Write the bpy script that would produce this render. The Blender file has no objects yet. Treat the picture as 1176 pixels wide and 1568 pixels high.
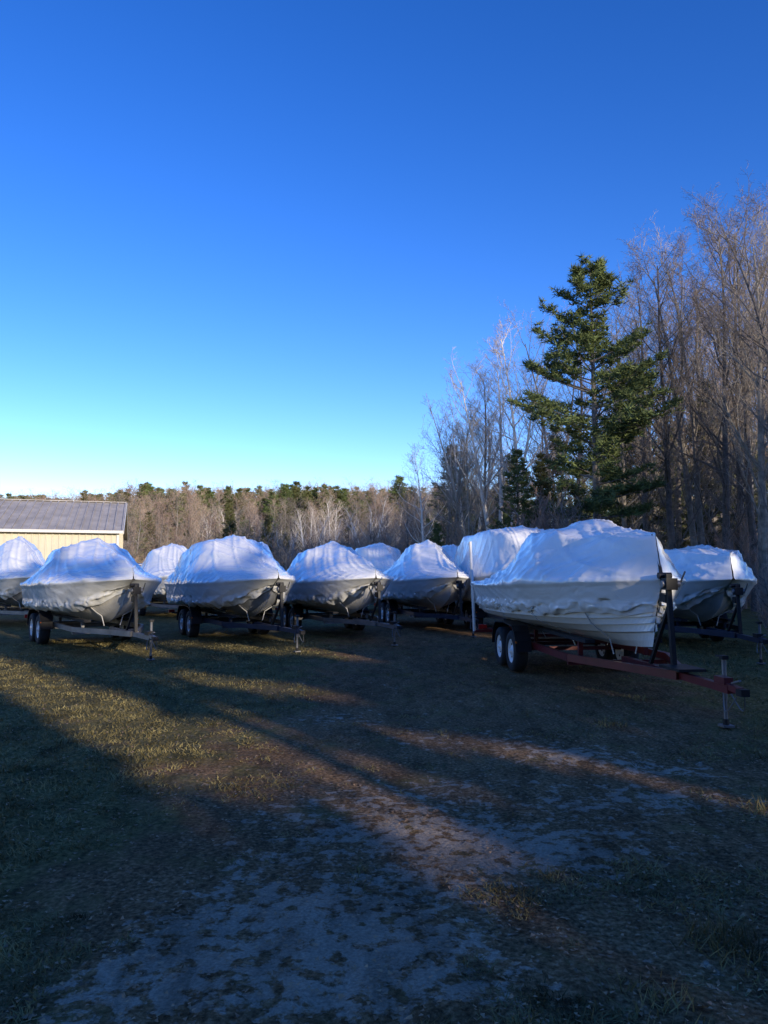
import bpy, math, random
import numpy as np
from mathutils import Vector, Matrix, noise
random.seed(7); rng=np.random.default_rng(7)
D=bpy.data; scene=bpy.context.scene
CAMH=1.65; P=math.radians(4.6); F=1132.0
def ray(px,py):
    a=(px-588)/F; b=(784-py)/F
    return Vector((a, math.cos(P)-b*math.sin(P), math.sin(P)+b*math.cos(P)))
def gpt(px,py):
    r=ray(px,py); t=-CAMH/r.z
    return (r.x*t, r.y*t)
def apt(px,py,d):
    r=ray(px,py); t=d/r.y
    return Vector((r.x*t, d, CAMH+r.z*t))
# ---------------------------------------------------------------- helpers
def link(o,parent=None):
    scene.collection.objects.link(o)
    if parent is not None: o.parent=parent
    return o
class MB:
    def __init__(s): s.v=[]; s.f=[]; s.m=[]
    def quadbox(s,c,sx,sy,sz,R=None,mi=0):
        b=len(s.v); c=Vector(c)
        for i in (-1,1):
            for j in (-1,1):
                for k in (-1,1):
                    q=Vector((i*sx/2,j*sy/2,k*sz/2))
                    if R is not None: q=R@q
                    s.v.append(tuple(c+q))
        for f in ((0,1,3,2),(4,6,7,5),(0,4,5,1),(2,3,7,6),(0,2,6,4),(1,5,7,3)):
            s.f.append(tuple(b+i for i in f)); s.m.append(mi)
    def beam(s,a,b_,w,h,mi=0):
        a=Vector(a); b_=Vector(b_); d=b_-a; L=d.length; d.normalize()
        up=Vector((0,0,1)) if abs(d.z)<.95 else Vector((1,0,0))
        y=up.cross(d).normalized(); z=d.cross(y)
        R=Matrix((d,y,z)).transposed()
        s.quadbox((a+b_)/2,L,w,h,R,mi)
    def tube(s,pts,rad,n=6,mi=0,cap=False):
        b=len(s.v); d=(pts[-1]-pts[0])
        if d.length<1e-6: return
        d.normalize()
        up=Vector((0,0,1)) if abs(d.z)<.9 else Vector((1,0,0))
        e1=up.cross(d).normalized(); e2=d.cross(e1)
        for p,r in zip(pts,rad):
            for k in range(n):
                t=2*math.pi*k/n
                s.v.append(tuple(p+e1*(r*math.cos(t))+e2*(r*math.sin(t))))
        for i in range(len(pts)-1):
            for k in range(n):
                k2=(k+1)%n
                s.f.append((b+i*n+k,b+i*n+k2,b+(i+1)*n+k2,b+(i+1)*n+k)); s.m.append(mi)
        if cap:
            s.f.append(tuple(b+k for k in range(n))[::-1]); s.m.append(mi)
            e=b+(len(pts)-1)*n
            s.f.append(tuple(e+k for k in range(n))); s.m.append(mi)
    def lathe(s,c,prof,n=24,axis='Y',mi=0):
        b=len(s.v)
        for r,h in prof:
            for k in range(n):
                t=2*math.pi*k/n
                s.v.append((c[0]+r*math.cos(t),c[1]+h,c[2]+r*math.sin(t)))
        for i in range(len(prof)-1):
            for k in range(n):
                k2=(k+1)%n
                s.f.append((b+i*n+k,b+i*n+k2,b+(i+1)*n+k2,b+(i+1)*n+k)); s.m.append(mi)
    def mesh(s,name,mats,smooth=False):
        me=D.meshes.new(name); me.from_pydata(s.v,[],s.f)
        for m in mats: me.materials.append(m)
        me.polygons.foreach_set('material_index',s.m)
        if smooth: me.polygons.foreach_set('use_smooth',[True]*len(s.f))
        me.update(); return me
    def obj(s,name,mats,parent=None,smooth=False):
        return link(D.objects.new(name,s.mesh(name,mats,smooth)),parent)
def empty(name,loc=(0,0,0),rz=0):
    e=D.objects.new(name,None); e.empty_display_size=.3
    scene.collection.objects.link(e); e.location=loc; e.rotation_euler=(0,0,rz); return e
# ---------------------------------------------------------------- materials
def mat(name,col,rough=.6,metal=0.,var=.25,scale=6.,bump=0.,bscale=40.,spec=.5,coat=0.,objrand=0.,stretch=None,dist=0.):
    m=D.materials.new(name); m.use_nodes=True; nt=m.node_tree; N=nt.nodes; Lk=nt.links
    bs=N['Principled BSDF']; bs.inputs['Roughness'].default_value=rough; bs.inputs['Metallic'].default_value=metal
    bs.inputs['Specular IOR Level'].default_value=spec
    if coat: bs.inputs['Coat Weight'].default_value=coat
    tc=N.new('ShaderNodeTexCoord'); src=tc.outputs['Object']
    if stretch:
        mp=N.new('ShaderNodeMapping'); mp.inputs['Scale'].default_value=stretch
        Lk.new(src,mp.inputs[0]); src=mp.outputs[0]
    nz=N.new('ShaderNodeTexNoise'); nz.inputs['Scale'].default_value=scale; nz.inputs['Detail'].default_value=5
    Lk.new(src,nz.inputs['Vector'])
    r=N.new('ShaderNodeValToRGB'); r.color_ramp.elements[0].position=.3; r.color_ramp.elements[1].position=.7
    r.color_ramp.elements[0].color=(*[c*(1-var) for c in col],1); r.color_ramp.elements[1].color=(*[min(1,c*(1+var)) for c in col],1)
    Lk.new(nz.outputs['Fac'],r.inputs[0]); out=r.outputs[0]
    if objrand:
        oi=N.new('ShaderNodeObjectInfo'); mr=N.new('ShaderNodeMapRange'); mr.inputs[3].default_value=1-objrand; mr.inputs[4].default_value=1+objrand
        Lk.new(oi.outputs['Random'],mr.inputs[0])
        h=N.new('ShaderNodeHueSaturation'); Lk.new(mr.outputs[0],h.inputs['Value'])
        mr2=N.new('ShaderNodeMapRange'); mr2.inputs[3].default_value=.5-objrand*.05; mr2.inputs[4].default_value=.5+objrand*.05
        Lk.new(oi.outputs['Random'],mr2.inputs[0]); Lk.new(mr2.outputs[0],h.inputs['Hue'])
        Lk.new(out,h.inputs['Color']); out=h.outputs[0]
    Lk.new(out,bs.inputs['Base Color'])
    if bump:
        n2=N.new('ShaderNodeTexNoise'); n2.inputs['Scale'].default_value=bscale; n2.inputs['Detail'].default_value=3; n2.inputs['Distortion'].default_value=dist
        Lk.new(src,n2.inputs['Vector'])
        b=N.new('ShaderNodeBump'); b.inputs['Strength'].default_value=bump; b.inputs['Distance'].default_value=.03
        Lk.new(n2.outputs['Fac'],b.inputs['Height']); Lk.new(b.outputs[0],bs.inputs['Normal'])
    return m
M_wrap=mat('shrink_wrap',(.88,.88,.865),rough=.22,var=.04,scale=2.5,bump=.5,bscale=2.8,stretch=(.8,1,1.5),coat=.4,dist=1.4)
M_hullwhite=mat('hull_white',(.84,.83,.80),rough=.3,var=.05,coat=.3)
M_hullgrey=mat('hull_grey',(.60,.59,.58),rough=.3,var=.1,coat=.3)
M_hulldark=mat('hull_dark',(.28,.29,.31),rough=.25,var=.1,coat=.4)
M_hullalu=mat('hull_aluminium',(.45,.45,.44),rough=.4,metal=.3,var=.1)
M_black=mat('black_steel',(.012,.012,.014),rough=.5,spec=.3)
M_maroon=mat('maroon_paint',(.12,.012,.016),rough=.4,coat=.2)
M_galv=mat('galvanised_steel',(.19,.19,.195),rough=.5,metal=.5)
M_blue=mat('blue_paint',(.02,.03,.055),rough=.45)
M_rub=mat('rubber',(.015,.015,.017),rough=.85,var=.3,scale=12)
M_rim=mat('rim_white',(.76,.76,.76),rough=.35,var=.1)
M_amber=mat('lens_amber',(.6,.15,.02),rough=.2)
M_red=mat('lens_red',(.4,.02,.02),rough=.3)
M_pvc=mat('pvc_white',(.7,.7,.7),rough=.4,var=.08)
M_strap=mat('strap_webbing',(.55,.55,.55),rough=.8)
M_bark=mat('bark_grey',(.20,.175,.15),rough=.9,var=.4,scale=5,bump=.5,bscale=20,objrand=.35)
M_twig=mat('twig_brown',(.31,.26,.21),rough=.9,var=.2,objrand=.3)
M_twigred=mat('twig_red',(.40,.285,.215),rough=.9,var=.2,objrand=.3)
M_birch=mat('birch_bark',(.80,.75,.68),rough=.8,var=.18,scale=8,objrand=.1)
M_birchtwig=mat('birch_twig',(.58,.49,.41),rough=.9,var=.2,objrand=.2)
M_needle=mat('pine_needles',(.12,.155,.05),rough=.7,var=.5,scale=1.1,objrand=.2,spec=.3)
M_needled=mat('conifer_needles',(.125,.135,.050),rough=.7,var=.45,scale=1.3,objrand=.4,spec=.3)
# ---------------------------------------------------------------- world + sun
SUN_AZ=math.radians(180-34); SUN_EL=math.radians(13)
w=D.worlds.new('World'); scene.world=w; w.use_nodes=True; nt=w.node_tree
bg=nt.nodes['Background']; sk=nt.nodes.new('ShaderNodeTexSky'); sk.sky_type='NISHITA'; sk.sun_disc=False
sk.sun_elevation=SUN_EL; sk.sun_rotation=SUN_AZ; sk.altitude=500; sk.air_density=1.0; sk.dust_density=.15; sk.ozone_density=2.5
hs=nt.nodes.new('ShaderNodeHueSaturation'); hs.inputs['Saturation'].default_value=1.30; hs.inputs['Value'].default_value=1.95; hs.inputs['Hue'].default_value=.510
gm_=nt.nodes.new('ShaderNodeGamma'); gm_.inputs[1].default_value=1.2
mu=nt.nodes.new('ShaderNodeMix'); mu.data_type='RGBA'; mu.blend_type='MULTIPLY'; mu.inputs[0].default_value=1; mu.inputs[7].default_value=(.70,.58,.67,1)
nt.links.new(sk.outputs[0],hs.inputs['Color']); nt.links.new(hs.outputs[0],gm_.inputs[0]); nt.links.new(gm_.outputs[0],mu.inputs[6]); nt.links.new(mu.outputs[2],bg.inputs[0]); bg.inputs[1].default_value=.15
sd=Vector((math.sin(SUN_AZ)*math.cos(SUN_EL),math.cos(SUN_AZ)*math.cos(SUN_EL),math.sin(SUN_EL)))
sl=D.lights.new('sun','SUN'); sl.energy=5.0; sl.angle=math.radians(.45); sl.color=(1,.86,.66)
so=link(D.objects.new('sun',sl)); so.rotation_euler=(-sd).to_track_quat('-Z','Y').to_euler(); so.location=(20,-30,30)
# ---------------------------------------------------------------- camera
cd=D.cameras.new('camera'); cd.sensor_fit='VERTICAL'; cd.sensor_height=36; cd.lens=26; cd.clip_end=3000; cd.clip_start=.05
co=link(D.objects.new('camera',cd)); co.location=(0,0,CAMH); co.rotation_euler=(math.radians(90)+P,0,0); scene.camera=co
# ---------------------------------------------------------------- ground
def axis(fine_lo,fine_hi,step,far,grow=1.12):
    a=list(np.arange(fine_lo,fine_hi,step)); s=step; x=fine_hi
    hi=[]
    while x<far: hi.append(x); s*=grow; x+=s
    s=step; x=fine_lo-step; lo=[]
    while x>-far: lo.append(x); s*=grow; x-=s
    return np.array(lo[::-1]+a+hi+[far])
gx=axis(-6,7,.07,900); gy=axis(1.5,14,.07,900)
def gh(x,y):
    return .035*noise.noise(Vector((x*.5,y*.5,0)))+.018*noise.noise(Vector((x*2.3,y*2.3,3)))+.012*noise.noise(Vector((x*7,y*7,5)))
dirt_spots=[]
for px,py,r,s in [(400,1395,.26,1.),(330,1440,.2,.7),(560,1500,.28,.7),(480,1530,.22,.6),(640,1450,.3,.5),(120,1545,.2,.7),(230,1500,.2,.55),
    (700,1270,.35,.6),(640,1210,.35,.5),(760,1330,.3,.45),(860,1155,.3,.85),(1010,1180,.28,.8),(900,1230,.35,.5),(560,1290,.3,.55),(830,1300,.3,.45),(500,1240,.35,.45),
    (500,1100,.4,.5),(700,1130,.4,.5),(1040,1225,.28,.5),(600,1370,.3,.5),(420,1320,.22,.4),(950,1300,.3,.35)]:
    x,y=gpt(px,py); dirt_spots.append((x,y,r,s))
def greenf(x,y):
    c=.15+.10*(y-3); l=max(0,min(1,(c-x-1.0-.05*y)/1.6)); r=max(0,min(1,(x-c-1.7-.10*y)/1.5))
    return max(l,r)
V=[];A=[];G=[]
for y in gy:
    for x in gx:
        near=abs(x)<40 and -10<y<60
        z=gh(x,y) if near else 0.
        if y>95: z+= (y-95)*.03 if y<300 else 6.15
        V.append((x,y,z)); a=0.
        if abs(x)<9 and 1<y<14:
            for sx,sy,r,s in dirt_spots:
                q=((x-sx)**2/(r*r*2.2)+(y-sy)**2/(r*r))
                if q<8: a+=s*math.exp(-q*.7)
        A.append(min(a,.9)); G.append(greenf(x,y) if y<40 else 1.)
nx=len(gx); ny=len(gy)
Fc=[(j*nx+i,j*nx+i+1,(j+1)*nx+i+1,(j+1)*nx+i) for j in range(ny-1) for i in range(nx-1)]
me=D.meshes.new('ground'); me.from_pydata(V,[],Fc); me.polygons.foreach_set('use_smooth',[True]*len(Fc))
at=me.attributes.new('dirt','FLOAT','POINT'); at.data.foreach_set('value',A)
at=me.attributes.new('grassy','FLOAT','POINT'); at.data.foreach_set('value',G)
m=D.materials.new('ground'); m.use_nodes=True; N=m.node_tree.nodes; Lk=m.node_tree.links; bs=N['Principled BSDF']
bs.inputs['Roughness'].default_value=.95; bs.inputs['Specular IOR Level'].default_value=.1
geo=N.new('ShaderNodeNewGeometry')
def nzn(s,det=5,rot=None,sc=None,dist=0):
    n=N.new('ShaderNodeTexNoise'); n.inputs['Scale'].default_value=s; n.inputs['Detail'].default_value=det; n.inputs['Distortion'].default_value=dist
    n.inputs['Roughness'].default_value=.65
    if sc:
        mp=N.new('ShaderNodeMapping'); mp.inputs['Rotation'].default_value=(0,0,rot); mp.inputs['Scale'].default_value=sc
        Lk.new(geo.outputs['Position'],mp.inputs[0]); Lk.new(mp.outputs[0],n.inputs['Vector'])
    else: Lk.new(geo.outputs['Position'],n.inputs['Vector'])
    return n.outputs['Fac']
def ramp(src,els):
    r=N.new('ShaderNodeValToRGB')
    while len(r.color_ramp.elements)<len(els): r.color_ramp.elements.new(.5)
    for e,(p,c) in zip(r.color_ramp.elements,els): e.position=p; e.color=(*c,1)
    Lk.new(src,r.inputs[0]); return r.outputs[0]
def mixc(f,a,b,mode=None):
    x=N.new('ShaderNodeMix'); x.data_type='RGBA'
    if mode: x.blend_type=mode; x.inputs[0].default_value=1
    else: Lk.new(f,x.inputs[0])
    Lk.new(a,x.inputs[6]); Lk.new(b,x.inputs[7]); return x.outputs[2]
def mth(op,a,b):
    x=N.new('ShaderNodeMath'); x.operation=op
    for i,q in enumerate((a,b)):
        if isinstance(q,(int,float)): x.inputs[i].default_value=q
        else: Lk.new(q,x.inputs[i])
    return x.outputs[0]
def attr(n_):
    x=N.new('ShaderNodeAttribute'); x.attribute_name=n_; return x.outputs['Fac']
grass=ramp(nzn(26,7),[(.32,(.060,.052,.016)),(.5,(.18,.148,.052)),(.68,(.36,.28,.115))])
brown=ramp(nzn(34,7),[(.34,(.075,.044,.020)),(.52,(.26,.155,.075)),(.68,(.50,.32,.17))])
dirt=ramp(nzn(60,6),[(.3,(.30,.235,.165)),(.7,(.62,.50,.37))])
gm=mth('ADD',mth('MULTIPLY',mth('SUBTRACT',nzn(1.3,6),.5),3.4),attr('grassy'))
bm=ramp(gm,[(.15,(1,1,1)),(.75,(0,0,0))])
c=mixc(bm,grass,brown)
dm=mth('ADD',mth('MULTIPLY',mth('SUBTRACT',nzn(9,8,0,(1,1,1)),.5),4.6),mth('MULTIPLY',mth('SUBTRACT',nzn(1.9,4),.5),1.2))
dm=mth('ADD',dm,attr('dirt'))
dm=mth('SUBTRACT',dm,mth('MULTIPLY',attr('grassy'),.5))
dmr=ramp(dm,[(.55,(0,0,0)),(.85,(1,1,1))])
c=mixc(dmr,c,dirt)
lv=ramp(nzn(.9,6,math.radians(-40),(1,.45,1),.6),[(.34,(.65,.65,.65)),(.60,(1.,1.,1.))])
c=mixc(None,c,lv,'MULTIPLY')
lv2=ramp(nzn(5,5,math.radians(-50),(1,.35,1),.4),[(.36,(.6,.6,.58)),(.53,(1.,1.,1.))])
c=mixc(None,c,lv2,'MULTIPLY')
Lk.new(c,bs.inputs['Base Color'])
bp=N.new('ShaderNodeBump'); bp.inputs['Strength'].default_value=.9; bp.inputs['Distance'].default_value=.045
Lk.new(mth('ADD',nzn(12,7),mth('MULTIPLY',nzn(60,5),.5)),bp.inputs['Height']); Lk.new(bp.outputs[0],bs.inputs['Normal'])
me.materials.append(m); link(D.objects.new('ground',me))
def tri_obj(name,P0,P1,P2,mt):
    n=len(P0); v=np.empty((n*3,3)); v[0::3]=P0; v[1::3]=P1; v[2::3]=P2
    me=D.meshes.new(name); me.vertices.add(n*3); me.vertices.foreach_set('co',v.ravel())
    me.loops.add(n*3); me.loops.foreach_set('vertex_index',np.arange(n*3,dtype=np.int32))
    me.polygons.add(n); me.polygons.foreach_set('loop_start',np.arange(0,n*3,3,dtype=np.int32)); me.polygons.foreach_set('loop_total',np.full(n,3,dtype=np.int32))
    me.materials.append(mt); me.update(calc_edges=True); return me
n=190000
dd=2.2*np.exp(rng.random(n)*math.log(18/2.2)); aa=(rng.random(n)-.5)*1.15
bx=dd*aa; by=dd.copy()
keep=np.zeros(n,bool); hs_=np.zeros(n); zz=np.zeros(n)
for i in range(n):
    q=noise.noise(Vector((bx[i]*1.1,by[i]*1.1,9)))+.9*noise.noise(Vector((bx[i]*4,by[i]*4,2)))+.5*noise.noise(Vector((bx[i]*11,by[i]*11,2)))
    ds=0
    for sx,sy,r,s in dirt_spots:
        t=((bx[i]-sx)**2/(r*r*2.2)+(by[i]-sy)**2/(r*r))
        if t<5: ds+=s*math.exp(-t*.7)
    g=greenf(bx[i],by[i])
    if q+g*.6-ds*.9>-.02+random.random()*.6: keep[i]=True
    hs_[i]=.5+.5*max(0,q)+g*.5; zz[i]=gh(bx[i],by[i])
bx=bx[keep];by=by[keep];hs_=hs_[keep];zz=zz[keep];n=len(bx)
tx=[];ty=[];tz=[];tl=[]
for px,py,k,hh in [(1105,1440,160,.10),(1130,1460,120,.09),(1010,1380,60,.05),(1000,1540,120,.07),(930,1110,60,.08),(975,1070,50,.08),(1165,1240,80,.08),(60,1480,60,.05),(30,1180,60,.06)]:
    cx0,cy0=gpt(px,py)
    for j in range(k):
        x_=cx0+random.gauss(0,.09); y_=cy0+random.gauss(0,.09); tx.append(x_); ty.append(y_); tz.append(gh(x_,y_)); tl.append(hh*random.uniform(.4,1))
th=rng.random(n+len(tx))*6.283
h=np.concatenate([(.010+.030*rng.random(n)**2)*hs_,np.array(tl)])
bx=np.concatenate([bx,tx]);by=np.concatenate([by,ty]);zz=np.concatenate([zz,tz]);n=len(bx)
wd=.0020+.0006*by
P0=np.stack([bx-np.cos(th)*wd,by-np.sin(th)*wd,zz-.004],1);P1=np.stack([bx+np.cos(th)*wd,by+np.sin(th)*wd,zz-.004],1)
ln=rng.normal(0,1,(n,2))*(.02+.35*h)[:,None]; P2=np.stack([bx+ln[:,0],by+ln[:,1],zz+h],1)
M_grass=mat('grass_blades',(.20,.165,.068),rough=.8,var=.75,scale=2.5,spec=.2)
link(D.objects.new('grass',tri_obj('grass',P0,P1,P2,M_grass)))
n=9000; dd=2.2*np.exp(rng.random(n)*math.log(30/2.2)); bx=dd*(rng.random(n)-.5)*1.2; by=dd
zz=np.array([gh(x,y) for x,y in zip(bx,by)])+.006; r=.006+.009*rng.random(n)+.0006*by; th=rng.random(n)*6.283
def lp(k): 
    return np.stack([bx+np.cos(th+k)*r,by+np.sin(th+k)*r,zz+rng.random(n)*.012],1)
M_leaf=mat('dry_leaf',(.30,.19,.10),rough=.8,var=.6,scale=9)
link(D.objects.new('fallen_leaves',tri_obj('fallen_leaves',lp(0),lp(1.6),lp(3.4),M_leaf)))
# ---------------------------------------------------------------- boats
def pl(p,s,k=1):
    for a,b in zip(p,p[1:]):
        if s<=b[0]:
            t=(s-a[0])/(b[0]-a[0]); return a[k]+(b[k]-a[k])*t
    return p[-1][k]
def sm(p,s,k=1,w=.03):
    return (pl(p,max(0,s-w),k)+pl(p,s,k)*2+pl(p,min(1,s+w),k))/4
def make_wheel(mb,x,y,z,side,r=.34):
    w=.11
    mb.lathe((x,y,z),[(r*.56,-w*.8),(r*.62,-w),(r*.9,-w),(r*.985,-w*.75),(r,-w*.3),(r,w*.3),(r*.985,w*.75),(r*.9,w),(r*.62,w),(r*.56,w*.8)],28,mi=0)
    for sd_ in (-1,1):
        mb.lathe((x,y,z),[(r*.58,sd_*w*.85),(r*.54,sd_*w*.9),(r*.5,sd_*w*.45),(r*.30,sd_*w*.5),(r*.26,sd_*w*.75),(r*.12,sd_*w*.8),(r*.10,sd_*w*1.1),(0.001,sd_*w*1.1)],28,mi=1)
        for k in range(8):
            t=2*math.pi*k/8
            mb.quadbox((x+math.cos(t)*r*.40,y+sd_*w*.5,z+math.sin(t)*r*.40),.045,.012,.03,Matrix.Rotation(-t,3,'Y'),mi=2)
def make_boat(jx,jy,theta,L=6.0,B=2.4,zk=.55,zs=1.35,prof=None,hull=None,tr=None,lap=False,hem=.70,axle=5.0,seed=0,posts=False,bow=.9,winch=1.4,rake=.7,krise=.42,flare=.9):
    th=math.radians(theta); rz=math.atan2(-math.cos(th),math.sin(th))
    E=empty('shrink_wrapped_boat',(jx,jy,0),rz); T=empty('boat_trailer',(jx,jy,0),rz)
    x0=-(bow+L)
    rs=random.Random(seed)
    def hb(s):
        return B/2*((.90+.10*math.sin(s/.45*math.pi/2)) if s<.45 else max(0,1-((s-.45)/.55)**2.3)**.85)
    def sheer(s): return zs+.16*s*s
    def keel(s): return zk+ (krise*((s-.72)/.28)**2 if s>.72 else 0)
    def hullpt(s,v,off=0):
        h=hb(s); ks=keel(s); sh=sheer(s)
        cz=ks+.24+.10*s; ch=h*(flare-.30*max(0,s-.4)/.6)
        X=x0+s*(L-rake*(1-v)*(1 if s>.5 else s*2))
        if v<.35:
            t=v/.35; y=ch*t; z=ks+(cz-ks)*t**1.1
        else:
            t=(v-.35)/.65; y=ch+(h-ch)*t**.8; z=cz+(sh-cz)*t
        return Vector((X,y+off,z))
    mb=MB(); ns=44
    if lap:
        vs=[(0,0),(.10,0),(.2,0)]
        k=8
        for i in range(k):
            a=.22+.78*i/k; b=.22+.78*(i+1)/k
            vs+= [(a,.035),(b-.004,.0)]
    else:
        vs=[(v,0) for v in (0,.12,.24,.34)]+[(.36,.03)]+[(v,0) for v in (.38,.5,.62,.75,.88,.96)]+[(.965,.035),(1.,.035)]
    for sd_ in (1,-1):
        b=len(mb.v)
        for i in range(ns+1):
            s=(i/ns); s=1-(1-s)**1.4
            for v,o in vs:
                p=hullpt(s,v,o if s<.995 else o*.3); mb.v.append((p.x,p.y*sd_,p.z))
        nv=len(vs)
        for i in range(ns):
            for j in range(nv-1):
                q=(b+i*nv+j,b+(i+1)*nv+j,b+(i+1)*nv+j+1,b+i*nv+j+1)
                mb.f.append(q if sd_<0 else q[::-1]); mb.m.append(0)
    nv=len(vs); b2=(ns+1)*nv
    mb.f.append(tuple(range(0,nv))+tuple(b2+j for j in range(nv-1,0,-1))); mb.m.append(0)
    mb.obj('hull',[hull],E,smooth=False)
    mb=MB(); ns=180; nu=112
    def cpt(s,u):
        au=abs(u); sg=1 if u>=0 else -1; zr=sm(prof,s); h=hb(s)+.03*min(1,(1-s)*12+.25); sh=sheer(s)
        ws=sm(prof,s,2); hf=sm(prof,s,3)
        if au<.7:
            wv=au/.7
            def cs(x_):
                x_=abs(x_)
                return 1-(1-hf)*x_/ws if x_<ws else hf*(1-x_)/(1-ws)
            d_=.04; g=(cs(wv-d_)+2*cs(wv)+cs(min(1,wv+d_)))/4
            sag=1-.10*math.sin(min(1,max(0,(wv-ws)/(1-ws)))*math.pi)
            z=sh+(zr-sh)*g*sag; y=h*wv
            X=x0+s*L-(z-sh)*.25*s**6+ (z-sh)*.12*(1-s)**6
        else:
            k=(au-.7)/.3; hv=1-k*hem*(1+.10*noise.noise(Vector((s*9,sg*3,seed))))
            p=hullpt(s,hv); z=p.z; y=p.y+.05*(1-.3*k)*min(1,(1-s)*12+.25); X=p.x+.03*s
            if k<.12: y+=.018
            if k>.64:
                q=noise.noise(Vector((s*40,sg*7,seed+k*9)))
                y+=.13*abs(q)*(1-abs(k-.82)/.18)+.01; z+=.07*noise.noise(Vector((s*26,sg*5+k*6,seed+3)))
        a=1.0 if au<.7 else .4
        f2=noise.noise(Vector((s*4.5-au*3,sg+au*2.0,seed*1.7)))
        f3=noise.noise(Vector((s*30+au*9,sg*3+au*3,seed*5.3)))
        f4=1-abs(noise.noise(Vector((s*5+au*4.5,sg*4+au*1.3,seed*2.3))))*2
        f5=1-abs(noise.noise(Vector((s*9-au*8,sg*4+au*1.3,seed*4.3))))*2
        f6=1-abs(noise.noise(Vector((s*24+au*3,sg*6+au*1.,seed*6.3))))*2
        f7=1-abs(noise.noise(Vector((s*17+au*12,sg*6+au*2.,seed*7.3))))*2
        edge=max(0,1-abs(au-.66)/.20)
        dsp=(.055*f2+.008*f3+.11*max(0,f4-.55)+.09*max(0,f5-.6)+.07*edge*max(0,f6-.4)+.06*max(0,f7-.62))*a*min(1,(1-s)*6+.2)
        return Vector((X,(y+dsp*.7*(au**.5))*sg,z+dsp*.8*(1-au**2)))
    for i in range(ns+1):
        s=i/ns; s=1-(1-s)**1.35
        for j in range(nu+1):
            mb.v.append(tuple(cpt(s,-1+2*j/nu)))
    for i in range(ns):
        for j in range(nu):
            q=(i*(nu+1)+j,(i+1)*(nu+1)+j,(i+1)*(nu+1)+j+1,i*(nu+1)+j+1); mb.f.append(q); mb.m.append(0)
    c0=len(mb.v); mb.v.append((x0-.03,0,(zs+pl(prof,0))/2-.1))
    for j in range(nu): mb.f.append((j,j+1,c0)); mb.m.append(0)
    mb.f.append((nu,0,c0)); mb.m.append(0)
    mb.obj('cover',[M_wrap],E,smooth=True)
    mb=MB()
    for s in (.12,.38,.62,.84):
        for sg in (1,-1):
            pts=[]
            for v in (1-hem*.85,.7*(1-hem),.12):
                p=hullpt(s,v); pts.append(Vector((p.x,(p.y+.05)*sg,p.z)))
            pts.append(Vector((pts[-1].x,pts[-1].y*.75,.52)))
            mb.tube(pts,[.009]*4,5)
    mb.obj('straps',[M_strap],E)
    mb=MB(); xr=x0+.15; zf=.45
    for sg in (1,-1):
        mb.beam((xr,sg*.72,zf),(-2.6,sg*.72,zf),.06,.10)
        mb.beam((-2.6,sg*.72,zf),(-.75,sg*.05,zf),.06,.10)
        mb.beam((xr+.1,sg*.48,zk+.07),(-2.4,sg*.48,zk+.07),.14,.05,2)
        for xx in (xr+.4,-axle,-2.8): mb.beam((xx,sg*.48,zf),(xx,sg*.48,zk+.05),.06,.06)
        R=.43; pts=[]
        for k in range(9):
            a=math.pi*k/8; pts.append((-axle+ (-.41 if k<4 else .41 if k>4 else 0)+ -math.cos(a)*R, .36+math.sin(a)*R))
        for (xa,za),(xb,zb) in zip(pts,pts[1:]): mb.beam((xa,sg*.93,za),(xb,sg*.93,zb),.26,.02,1)
        mb.quadbox((-axle+.9,sg*1.07,.52),.06,.02,.03,mi=3)
        mb.quadbox((xr-.02,sg*.95,.55),.05,.16,.09,mi=4)
        mb.beam((xr,sg*.95,.5),(xr,sg*.7,.5),.04,.04)
    for xx in (xr+.03,xr+1.1,-axle-.42,-axle+.42,-2.65): mb.beam((xx,-.95 if abs(xx+axle)<.5 else -.72,zf-.075),(xx,.95 if abs(xx+axle)<.5 else .72,zf-.075),.06,.06,0)
    mb.beam((-2.4,0,zf-.004),(.28,0,zf-.004),.08,.08)
    mb.beam((.2,0,zf+.03),(.46,0,zf+.01),.07,.06,0); mb.quadbox((.49,0,zf+.0),.10,.09,.07,mi=1); mb.beam((.30,0,zf+.065),(.45,0,zf+.11),.025,.015,5)
    mb.quadbox((.14,0,zf+.075),.2,.10,.07,mi=0 if posts else 1)
    mb.tube([Vector((0,.09,.1)),Vector((0,.09,.42))],[.02,.02],8,5,True)
    mb.tube([Vector((0,.09,.30)),Vector((0,.09,.72))],[.025,.025],8,5,True)
    mb.quadbox((0,.09,.03),.12,.12,.02,mi=5); mb.quadbox((0,.09,.74),.07,.07,.04,mi=1); mb.beam((0,.09,.74),(-.16,.09,.74),.015,.015,1); mb.tube([Vector((-.16,.09,.74)),Vector((-.16,.18,.74))],[.011,.011],6,1,True)
    mb.tube([Vector((0,.09,.0)),Vector((0,.09,.1))],[.035,.03],8,1,True)
    for sg in (1,-1):
        pts=[Vector((.2+.25*t,sg*(.04+.05*math.sin(t*3.1)),zf-.05-.16*math.sin(t*math.pi))) for t in [i/8 for i in range(9)]]
        mb.tube(pts,[.007]*9,5,5)
    xb=-bow+.10
    mb.beam((xb+.16,0,zf),(xb+.06,0,winch),.055,.055,1); mb.beam((xb-.5,0,zf),(xb+.10,0,winch-.35),.04,.04,1)
    mb.quadbox((xb+.10,0,winch-.12),.14,.14,.14,mi=1); mb.beam((xb+.06,0,winch-.3),(xb-.1,0,winch-.28),.07,.10,1)
    mb.tube([Vector((xb+.10,-.10,winch-.12)),Vector((xb+.10,.12,winch-.12))],[.045,.045],10,5,True)
    mb.beam((xb+.10,.13,winch-.12),(xb+.24,.13,winch+.03),.015,.015,5)
    mb.tube([Vector((xb-.02,-.08,winch-.02)),Vector((xb-.02,.08,winch-.02))],[.04,.04],10,1,True)
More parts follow.
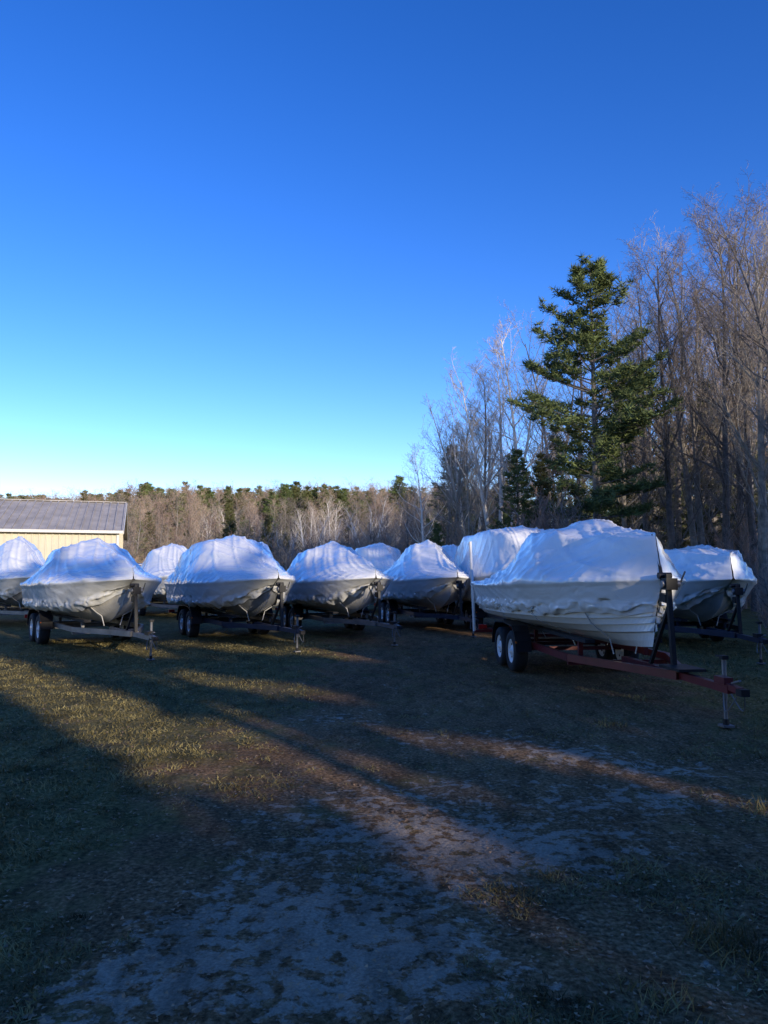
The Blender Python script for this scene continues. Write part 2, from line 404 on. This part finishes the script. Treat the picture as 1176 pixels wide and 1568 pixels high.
    if posts:
        for sg in (1,-1):
            mb.tube([Vector((xr+.05,sg*1.13,.47)),Vector((xr+.05,sg*1.2,2.25))],[.03,.03],10,6,True)
            mb.beam((xr+.05,sg*.7,.47),(xr+.05,sg*1.13,.47),.05,.05)
        mb.quadbox((-.75,.0,zf+.085),.5,.32,.03,mi=1)
        mb.beam((-bow+.03,0,winch-.1),(-bow-.2,0,2.12),.04,.02,1)
    mb.obj('frame',[tr,M_black,M_rub,M_amber,M_red,M_galv,M_pvc],T)
    mb=MB()
    for sg in (1,-1):
        for o in (-.40,.40): make_wheel(mb,-axle+o,sg*.93,.335,sg)
    mb.obj('wheels',[M_rub,M_rim,M_black],T,smooth=True)
    return E
def pA(st,pk,bw,c=.5):
    return [(0,st,.55,.7),(.10,st+.12,.6,.75),(c-.16,pk-.12,.62,.80),(c,pk,.60,.80),(c+.10,pk-.14,.5,.66),(.80,bw+.28,.35,.62),(1,bw,.3,.7)]
def pB(st,pk,bw,c=.5):
    return [(0,st,.5,.6),(.15,st+.25,.5,.6),(c-.1,pk-.1,.42,.78),(c,pk,.35,.84),(c+.14,pk-.24,.4,.7),(.85,bw+.2,.3,.6),(1,bw,.3,.7)]
def pC(st,pk,bw,c=.5):
    return [(0,st,.7,.9),(.08,st+.1,.75,.9),(.3,pk-.06,.72,.86),(c,pk,.66,.84),(c+.12,pk-.18,.55,.72),(.85,bw+.15,.4,.65),(1,bw,.3,.7)]
make_boat(3.52,7.95,4.8,L=6.05,B=2.45,zk=.62,zs=1.42,bow=1.2,prof=[(0,1.55,.5,.5),(.10,1.75,.5,.55),(.34,2.16,.5,.66),(.46,2.36,.6,.84),(.66,2.40,.6,.84),(.76,2.28,.5,.72),(.95,2.16,.5,.85),(1,2.12,.5,.9)],hull=M_hullwhite,tr=M_maroon,lap=True,hem=.52,seed=1,posts=True,winch=1.62,rake=.3,krise=.08,flare=.84)
make_boat(-4.39,13.8,35,L=5.6,prof=pA(1.65,2.40,1.72,.45),hull=M_hullgrey,tr=M_galv,seed=2)
make_boat(-1.85,15.2,28,L=6.2,prof=pC(1.85,2.54,1.70,.5),hull=M_hulldark,tr=M_blue,seed=3)
make_boat(.15,16.5,22,L=5.7,prof=pA(1.75,2.45,1.75,.42),hull=M_hullgrey,tr=M_galv,seed=4)
make_boat(2.15,18.7,13,L=5.8,prof=pB(1.8,2.62,1.72,.5),hull=M_hullgrey,tr=M_blue,seed=5)
make_boat(4.2,16.8,8,L=6.3,zs=1.5,prof=[(0,2.45,.8,.92),(.2,2.75,.8,.92),(.6,2.85,.78,.92),(.75,2.75,.7,.9),(.88,2.2,.5,.7),(1,1.9,.4,.7)],hull=M_hullwhite,tr=M_galv,seed=6)
make_boat(6.6,13.3,-5,L=5.8,prof=[(0,1.8,.7,.8),(.3,2.1,.72,.85),(.7,2.18,.7,.85),(.9,2.1,.6,.85),(1,2.0,.5,.85)],hull=M_hullalu,tr=M_blue,seed=7)
h=math.radians(38); make_boat(-11.2+3*math.sin(h),23-3*math.cos(h),38,L=5.6,prof=pB(1.8,2.75,1.75,.5),hull=M_hulldark,tr=M_galv,seed=8)
make_boat(-7.5+1.4,27-2.7,28,L=5.6,prof=pA(1.7,2.7,1.8,.5),hull=M_hullgrey,tr=M_galv,seed=9)
make_boat(.1+.8,30-2.9,16,L=5.6,prof=pC(1.9,2.8,1.8,.5),hull=M_hullgrey,tr=M_galv,seed=10)
make_boat(3.1+.5,31-2.9,10,L=5.6,prof=pC(1.9,2.8,1.8,.5),hull=M_hullgrey,tr=M_galv,seed=11)
E=empty('pontoon_boat',(-9.6,30,0),math.radians(15)); mb=MB()
for sg in (-1,1): mb.tube([Vector((-2.6,sg*.8,.75)),Vector((2.2,sg*.8,.75)),Vector((2.7,sg*.8,.95))],[.3,.3,.05],12,0,True)
mb.quadbox((0,0,1.1),5.4,2.3,.08,mi=1)
for sg in (-1,1):
    for z in (1.4,1.7,1.95): mb.beam((-2.5,sg*1.1,z),(2.5,sg*1.1,z),.03,.03,1)
    for k in range(7): mb.beam((-2.5+k*5/6,sg*1.1,1.14),(-2.5+k*5/6,sg*1.1,2.0),.03,.03,1)
    mb.tube([Vector((-.8,sg*1.05,1.95)),Vector((-1.0,sg*1.0,2.5))],[.02,.02],6,1)
mb.beam((-1.0,-1,2.5),(-1.0,1,2.5),.04,.04,1); mb.quadbox((-.3,.4,1.45),.7,.7,.6,mi=2)
for sg in (-1,1): mb.beam((-2,sg*.8,0),(-2,sg*.8,.46),.2,.2,0); mb.beam((2,sg*.8,0),(2,sg*.8,.46),.2,.2,0)
mb.obj('pontoon_deck',[M_galv,M_pvc,M_hullgrey],E)
# ---------------------------------------------------------------- barn
M_cream=mat('cream_siding',(.60,.55,.41),rough=.5,var=.06,scale=1.5)
M_roof=mat('metal_roof',(.40,.37,.335),rough=.6,metal=0,var=.2,scale=1.2,spec=.3)
M_trim=mat('barn_trim',(.70,.68,.62),rough=.5,var=.05)
M_rust=mat('rust_brown',(.16,.07,.04),rough=.8)
a=math.radians(18); corner=Vector((-15.5,43,0))
Bn=empty('metal_barn',corner,math.pi+a)
LB=30;DB=12;EV=4.0;RD=6.1
mb=MB()
mb.v+= [(0,0,0),(LB,0,0),(LB,-DB,0),(0,-DB,0),(0,0,EV),(LB,0,EV),(LB,-DB,EV),(0,-DB,EV),(0,-DB/2,RD-.05),(LB,-DB/2,RD-.05)]
for f in ((0,1,5,4),(2,3,7,6),(3,0,4,8,7),(1,2,6,9,5)): mb.f.append(f); mb.m.append(0)
k=0.3
while k<LB: mb.quadbox((k,.03,EV/2),.08,.06,EV,mi=0); k+=.35
k=.3
while k<DB: mb.quadbox((-.012,-k,(EV+(RD-EV)*(1-abs(k-DB/2)/(DB/2)))/2-.05),.025,.05,EV+(RD-EV)*(1-abs(k-DB/2)/(DB/2))-.1,mi=0); k+=.3
mb.obj('walls',[M_cream],Bn)
mb=MB(); sl_=math.atan2(RD-EV,DB/2)
for sg,y0 in ((1,.35),(-1,-DB-.35)):
    e=Vector((0,y0,EV-.35*math.tan(sl_)+.06)); r_=Vector((0,-DB/2,RD+.06))
    mb.v+=[(-.3,e.y,e.z),(LB,e.y,e.z),(LB,r_.y,r_.z),(-.3,r_.y,r_.z)]; n0=len(mb.v)-4; mb.f.append((n0,n0+1,n0+2,n0+3)); mb.m.append(0)
    k=-.25
    while k<LB: mb.beam((k,e.y,e.z+.035),(k,r_.y,r_.z+.035),.08,.09,0); k+=.45
mb.beam((-.3,-DB/2,RD+.1),(LB,-DB/2,RD+.1),.35,.05,0)
mb.obj('roof',[M_roof],Bn)
mb=MB(); mb.beam((-.3,.38,EV-.08),(LB,.38,EV-.08),.05,.16); mb.quadbox((-.02,.03,EV/2),.14,.16,EV)
mb.beam((-.33,.36,EV-.10),(-.33,-DB/2,RD),.05,.2); mb.beam((-.33,-DB-.36,EV-.10),(-.33,-DB/2,RD),.05,.2)
mb.obj('trim',[M_trim],Bn)
mb=MB(); mb.quadbox((7.6,.1,EV+.30),.45,.4,.35,mi=0); mb.beam((7.3,.1,EV+.5),(7.9,.1,EV+.5),.5,.05,0)
mb.quadbox((4.5,.04,1.05),1.0,.09,2.1,mi=1); mb.quadbox((9.,.04,1.6),3.2,.09,3.2,mi=1)
mb.obj('doors_and_vent',[M_rust,M_trim],Bn)
# ---------------------------------------------------------------- trees
def bare_tree(name,H,mats,seed,nl1=24,l1=.30,angle=42,stems=1,clear=.25,dens=1.0,upt=.14,round_=.6,lens=(0,.48,.5,.5),cnt=(8,6,4)):
    rd=random.Random(seed); mb=MB()
    def pd(d,ang,az):
        d=d.normalized(); up=Vector((0,0,1)) if abs(d.z)<.95 else Vector((1,0,0))
        e1=up.cross(d).normalized(); e2=d.cross(e1)
        return (d*math.cos(ang)+(e1*math.cos(az)+e2*math.sin(az))*math.sin(ang)).normalized()
    def grow(p,d,L,r,lv):
        n=[10,6,4,2,2][lv]; pts=[p.copy()]; rr=[r]; q=p.copy(); dd=d.copy()
        for i in range(n):
            wb=[.035,.11,.15,.18,.2][lv]
            dd=(dd+Vector((rd.gauss(0,wb),rd.gauss(0,wb),rd.gauss(0,wb)+(upt if lv in(1,2,3) else .02)))).normalized()
            q=q+dd*(L/n); pts.append(q.copy()); rr.append(r*(1-(i+1)/n*(.88 if lv<4 else .5)))
        mb.tube(pts,rr,[8,5,3,3,3][lv],0 if lv<2 else 1)
        if lv>=4: return
        nc=[nl1,*cnt][lv]; nc=max(1,int(nc*dens+rd.random()*.5)) if lv else nl1
        for k in range(nc):
            t=(clear+(1-clear)*(k+rd.random())/nc) if lv==0 else (.15+.85*(k+rd.random())/nc)
            t=min(t,.985); f=t*n; i=int(f); f-=i
            cp=pts[i].lerp(pts[i+1],f); cr=rr[i]+(rr[i+1]-rr[i])*f
            cd=(pts[i+1]-pts[i]).normalized()
            ang=math.radians(angle+rd.gauss(0,9)+(8 if lv>1 else 0)); az=rd.random()*6.283
            if lv==0:
                tt=(t-clear)/(1-clear); ll=H*l1*(1.0-round_*tt**1.5)*(.75+.5*rd.random())*(.7+.3*min(1,tt*3))
            else: ll=L*lens[lv]*(.6+.7*rd.random())*(1-.3*t)
            grow(cp,pd(cd,ang,az),ll,max([0,.02,.009,.006,.005][lv+1],min(cr*.55,ll*.011)),lv+1)
    for s_ in range(stems):
        d=Vector((rd.gauss(0,.02),rd.gauss(0,.02),1)) if stems==1 else Vector((math.cos(s_*2.1+seed)*.11,math.sin(s_*2.1+seed)*.11,1))
        grow(Vector((0,0,-.15)),d.normalized(),H*(.95 if s_==0 else .86),H*.008+.02,0)
    return mb.mesh(name,mats)
def conifer(name,H,seed,mats,layers=26,rad=.2,base=.22,dens=1.,droop=0.,irregular=.35,nbr=(4,6),start=.25,tsz=.17,ntf=11,topw=.75,wid=.022):
    rd=random.Random(seed); mb=MB(); T=[]
    mb.tube([Vector((0,0,-.2)),Vector((.05,0,H*.5)),Vector((0,.05,H))],[H*.014,H*.009,.015],8,0)
    for L_ in range(layers):
        t=(L_+.5)/layers; z=H*(base+(1-base)*t); nb=rd.randint(*nbr)
        prof=(1-t)**topw*(.45+.55*min(1,t*3.2+.35))
        for k in range(nb):
            az=rd.random()*6.283; l=H*rad*prof*(1-irregular+2*irregular*rd.random())+.25
            el=.05+.5*t-droop
            d=Vector((math.cos(az)*math.cos(el),math.sin(az)*math.cos(el),math.sin(el)))
            p0=Vector((0,0,z+rd.gauss(0,.12))); pts=[p0]; q=p0.copy(); dd=d.copy()
            for i in range(4):
                dd=(dd+Vector((rd.gauss(0,.08),rd.gauss(0,.08),.05))).normalized(); q=q+dd*l/4; pts.append(q.copy())
            mb.tube(pts,[max(.008,l*.016*(1-.22*i)) for i in range(5)],4,0)
            nt_=int(l*9*dens)+3
            for j in range(nt_):
                f=start+(1-start)*(j+rd.random())/nt_; f=min(f,.999)*4; i=int(f); c=pts[i].lerp(pts[i+1],f-i)
                side=dd.cross(Vector((0,0,1))).normalized()*(1 if rd.random()<.5 else -1)
                sl2=(.10+.26*l*(1-f/4*.6))*rd.random()
                c=c+side*sl2+dd*sl2*.5+Vector((0,0,rd.gauss(.06,.07)))
                T.append(c)
    for c in T:
        sz=tsz*(1+.6*rd.random())
        for k in range(ntf):
            az=rd.random()*6.283; el=rd.uniform(-.2,1.1)
            d=Vector((math.cos(az)*math.cos(el),math.sin(az)*math.cos(el),math.sin(el)))*sz
            o=c+Vector((rd.gauss(0,.05),rd.gauss(0,.05),rd.gauss(0,.03)))
            sd2=d.cross(Vector((rd.gauss(0,1),rd.gauss(0,1),rd.gauss(0,1)))).normalized()*wid
            b=len(mb.v); mb.v+=[tuple(o+sd2),tuple(o-sd2),tuple(o+d)]; mb.f.append((b,b+1,b+2)); mb.m.append(1)
    return mb.mesh(name,mats)
BT=[bare_tree('bare_tree_a',17,[M_bark,M_twig],11,30,.27,40,1,.15),
    bare_tree('bare_tree_b',17,[M_bark,M_twig],12,20,.27,38,2,.2,.9),
    bare_tree('bare_tree_c',14,[M_bark,M_twigred],13,24,.26,42,1,.3,.85),
    bare_tree('bare_tree_d',17,[M_bark,M_twig],15,16,.28,36,3,.25,.85)]
BH=[17,17,14,17]
BI=[bare_tree('birch_a',14,[M_birch,M_birchtwig],21,26,.24,38,1,.25,.85),bare_tree('birch_b',14,[M_birch,M_birchtwig],22,14,.23,34,3,.35,.75)]
SH=[bare_tree('shrub_a',4,[M_twig,M_twigred],31,12,.35,35,4,.05,.7),bare_tree('shrub_b',4,[M_bark,M_twig],32,12,.4,40,3,.05,.7)]
PN=conifer('pine_mesh',14,44,[M_bark,M_needle],layers=21,rad=.215,base=.24,dens=1.7,irregular=.5,nbr=(3,6),start=.34,topw=.55,tsz=.20,ntf=11,wid=.025)
CF=[conifer('conifer_mesh_a',13,42,[M_bark,M_needled],26,.17,.1,.75,irregular=.3,topw=.9,tsz=.26,ntf=8,wid=.035),conifer('conifer_mesh_b',13,43,[M_bark,M_needle],24,.19,.1,.7,irregular=.35,topw=.75,tsz=.26,ntf=8,wid=.035)]
def inst(name,me,x,y,H,H0,parent=None,wide=1.,z=0):
    o=D.objects.new(name,me); link(o,parent); s=H/H0; o.location=(x,y,z); o.scale=(s*wide,s*wide,s); o.rotation_euler=(0,0,random.random()*6.283); return o
def xh(px,topy,d):
    p=apt(px,topy,d); return (px-588)/F*d*math.cos(P), p.z
for px,ty,d,k in [(1172,305,27,3),(1115,325,30,0),(1070,350,33,1),(1030,375,32,0),(992,415,36,0),(1210,300,24,1),(1260,290,27,0),(1150,335,36,1),(960,460,40,0),
    (880,490,42,2),(845,505,43,1),(742,560,44,0),(700,615,46,1),(683,650,50,2),(1040,440,41,2),(1100,410,44,2),(1155,320,31,0),(720,640,40,0),(1135,345,33,0)]:
    x,H=xh(px,ty,d); inst('bare_tree',BT[k],x,d,H,BH[k],wide=1.15)
for px,ty,d,k in [(800,495,42,0),(765,525,43,1),(650,685,55,0),(725,585,48,1)]:
    x,H=xh(px,ty,d); inst('birch_tree',BI[k],x,d,H,14,wide=1.25)
x,H=xh(916,412,30); o=inst('pine_tree',PN,x,30,H,14,wide=1.0); o.rotation_euler=(0,0,1.2)
for px,ty,d in [(795,690,36),(1090,590,38),(1150,640,40),(850,660,44),(350,768,62),(408,792,58),(1030,660,45),(960,640,42),(830,700,37)]:
    x,H=xh(px,ty,d); inst('conifer_tree',CF[int(px)%2],x,d,H,13,wide=1.0)
W=empty('woodland_background')
def env(px): return float(np.interp(px,[560,640,680,760,860,1000,1176,1400],[720,700,650,570,540,450,370,320]))
for i in range(46):
    px=610+810*(i+random.random())/46; d=random.uniform(44,80); ty=env(px)+random.uniform(30,170)
    x,H=xh(px,min(ty,765),d); r=random.random()
    if r<.7: k=random.choice([0,2,2,1]); inst('tree',BT[k],x,d,H,BH[k],W,1.2)
    elif r<.82: inst('birch',BI[i%2],x,d,H,14,W)
    else: inst('conifer',CF[i%2],x,d,H*.75,13,W)
for i in range(80):
    px=random.uniform(690,1400); d=random.uniform(55,95); x=(px-588)/F*d
    inst('conifer',CF[i%2],x,d,random.uniform(6,12),13,W,1.2)
B_=empty('brush_thicket')
for i in range(110):
    px=random.uniform(560,1350); d=random.uniform(27,60); 
    if px<760: d=random.uniform(40,60)
    x=(px-588)/F*d; inst('shrub',SH[i%2],x,d,random.uniform(2,5),4,B_)
for i in range(9):
    px=random.uniform(1155,1260); d=random.uniform(15,22); x=(px-588)/F*d; inst('shrub',SH[i%2],x,d,random.uniform(1.2,2.4),4,B_)
Dl=empty('distant_tree_line')
for row,(d,n_) in enumerate([(112,80),(122,100),(134,120),(150,150)]):
    for i in range(n_):
        px=-120+(i+random.random())*(900/n_); x=(px-588)/F*d; dd=d+random.uniform(-4,4)
        sky=748+7*noise.noise(Vector((px*.012,3,0)))+(12 if px<180 else 0)
        H=random.gauss(0,.5)+ (875-sky)/F*dd+CAMH - (dd-95)*.03
        if random.random()<.5: inst('tree',BT[2],x,dd,H*1.0,14,Dl,1.5,(dd-95)*.03)
        else: inst('conifer',CF[i%2],x,dd,H*random.choice([1,.96,.88]),13,Dl,1.25,(dd-95)*.03)
for i in range(125):
    px=random.uniform(-60,720); d=random.uniform(66,106); ty=random.uniform(752,800); x,H=xh(px,ty,d)
    r=random.random()
    if r<(.55 if px>400 else .3): inst('birch',BI[i%2],x,d,H*(.88 if r>.1 else 1),14,Dl,1.3)
    else:
        k=2 if r<.9 else 0; inst('tree',BT[k],x,d,H,BH[k],Dl,1.5)
for i in range(20):
    px=random.uniform(180,470); d=random.uniform(70,100); x=(px-588)/F*d; inst('conifer',CF[i%2],x,d,random.uniform(5,8.5),13,Dl,1.3)
for i in range(90):
    px=random.uniform(150,720); d=random.uniform(52,70); x=(px-588)/F*d; inst('shrub',SH[i%2],x,d,random.uniform(2.5,5),4,Dl,1.3)
# ---------------------------------------------------------------- trees behind the photographer (shade the yard)
targets=[]
def streak(p0,p1,n,r,pr):
    for i in range(n):
        t=i/(n-1); x,y=gpt(p0[0]+(p1[0]-p0[0])*t,p0[1]+(p1[1]-p0[1])*t); targets.append((Vector((x,y,0)),r,pr))
streak((-60,1005),(265,1135),20,.38,1)
streak((60,1050),(230,1120),10,.34,1)
streak((330,1085),(560,1200),8,.02,.9)
streak((560,1200),(700,1310),6,.0,.85)
streak((700,1340),(790,1390),3,.0,.95)
streak((640,1130),(900,1170),7,.02,.9)
streak((420,1150),(650,1190),5,.0,.85)
streak((0,965),(240,1000),7,.14,1); streak((260,985),(620,1010),9,.10,1); streak((300,1040),(480,1060),4,.08,1); streak((700,965),(760,975),3,.15,.9)
for px,py,d,r,pr in [(445,868,16.4,.36,1),(440,900,16.2,.32,1),(420,880,16.6,.25,1),(145,838,16.8,.32,1),(120,850,16.8,.25,1),(200,880,15.5,.25,.95),(565,872,17.4,.3,1),(585,885,17.2,.25,1),(705,870,20,.35,1),(300,870,19,.28,1),(350,835,18.5,.32,1),(940,808,11.5,.3,1),(1000,812,9.8,.3,1),(860,850,12,.2,.9),(640,835,21.5,.3,1),(520,835,19,.3,1),(800,815,19,.3,1),(1100,850,14.5,.3,1),(790,990,13.4,.2,.95)]:
    targets.append((apt(px,py,d),r,pr))
nC=90000
cx=rng.uniform(-12,62,nC); cy=-17-rng.random(nC)*5
ht=np.interp(cx,[-12,8,14,30,34,42,46,62],[11,12,12.6,13.2,17,19,21,21])
ht=ht+np.array([1.0*noise.noise(Vector((x*.45,0,1)))+.6*noise.noise(Vector((x*1.7,0,4))) for x in cx])
cz=rng.random(nC)*ht
C=np.stack([cx,cy,cz],1); S=np.array(sd); keep=np.ones(nC,bool)
for tp,r,pr in targets:
    v=C-np.array(tp); t=v@S; dist=np.linalg.norm(v-t[:,None]*S,axis=1)
    keep&=~((dist<r+.24)&(rng.random(nC)<pr))  # unseen foliage cut away along sun rays so light reaches the targets
C=C[keep]; n=len(C)
def rv(s): return rng.normal(0,s,(n,3))
a1=rv(1.); a1/=np.linalg.norm(a1,axis=1)[:,None]; a2=rv(1.); a2/=np.linalg.norm(a2,axis=1)[:,None]
sz=.34
Tn=empty('evergreen_tree_row')
o=D.objects.new('foliage',tri_obj('foliage',C+a1*sz,C-a1*sz*.8+a2*sz*.5,C+a2*sz*-1.0,M_needled)); link(o,Tn)
mb=MB()
for k in range(26):
    x=-11+k*2.8; H=float(np.interp(x,[-12,14,30,36,44,62],[11,12.5,12.5,16,18,18])); mb.tube([Vector((x,-19.5,-.1)),Vector((x+.1,-19.4,H*.6)),Vector((x,-19.5,H))],[.2,.13,.03],8)
mb.obj('trunks',[M_bark],Tn)
scene.view_settings.view_transform='Standard'; scene.view_settings.look='None'; scene.view_settings.exposure=0
print('objs',len(D.objects))
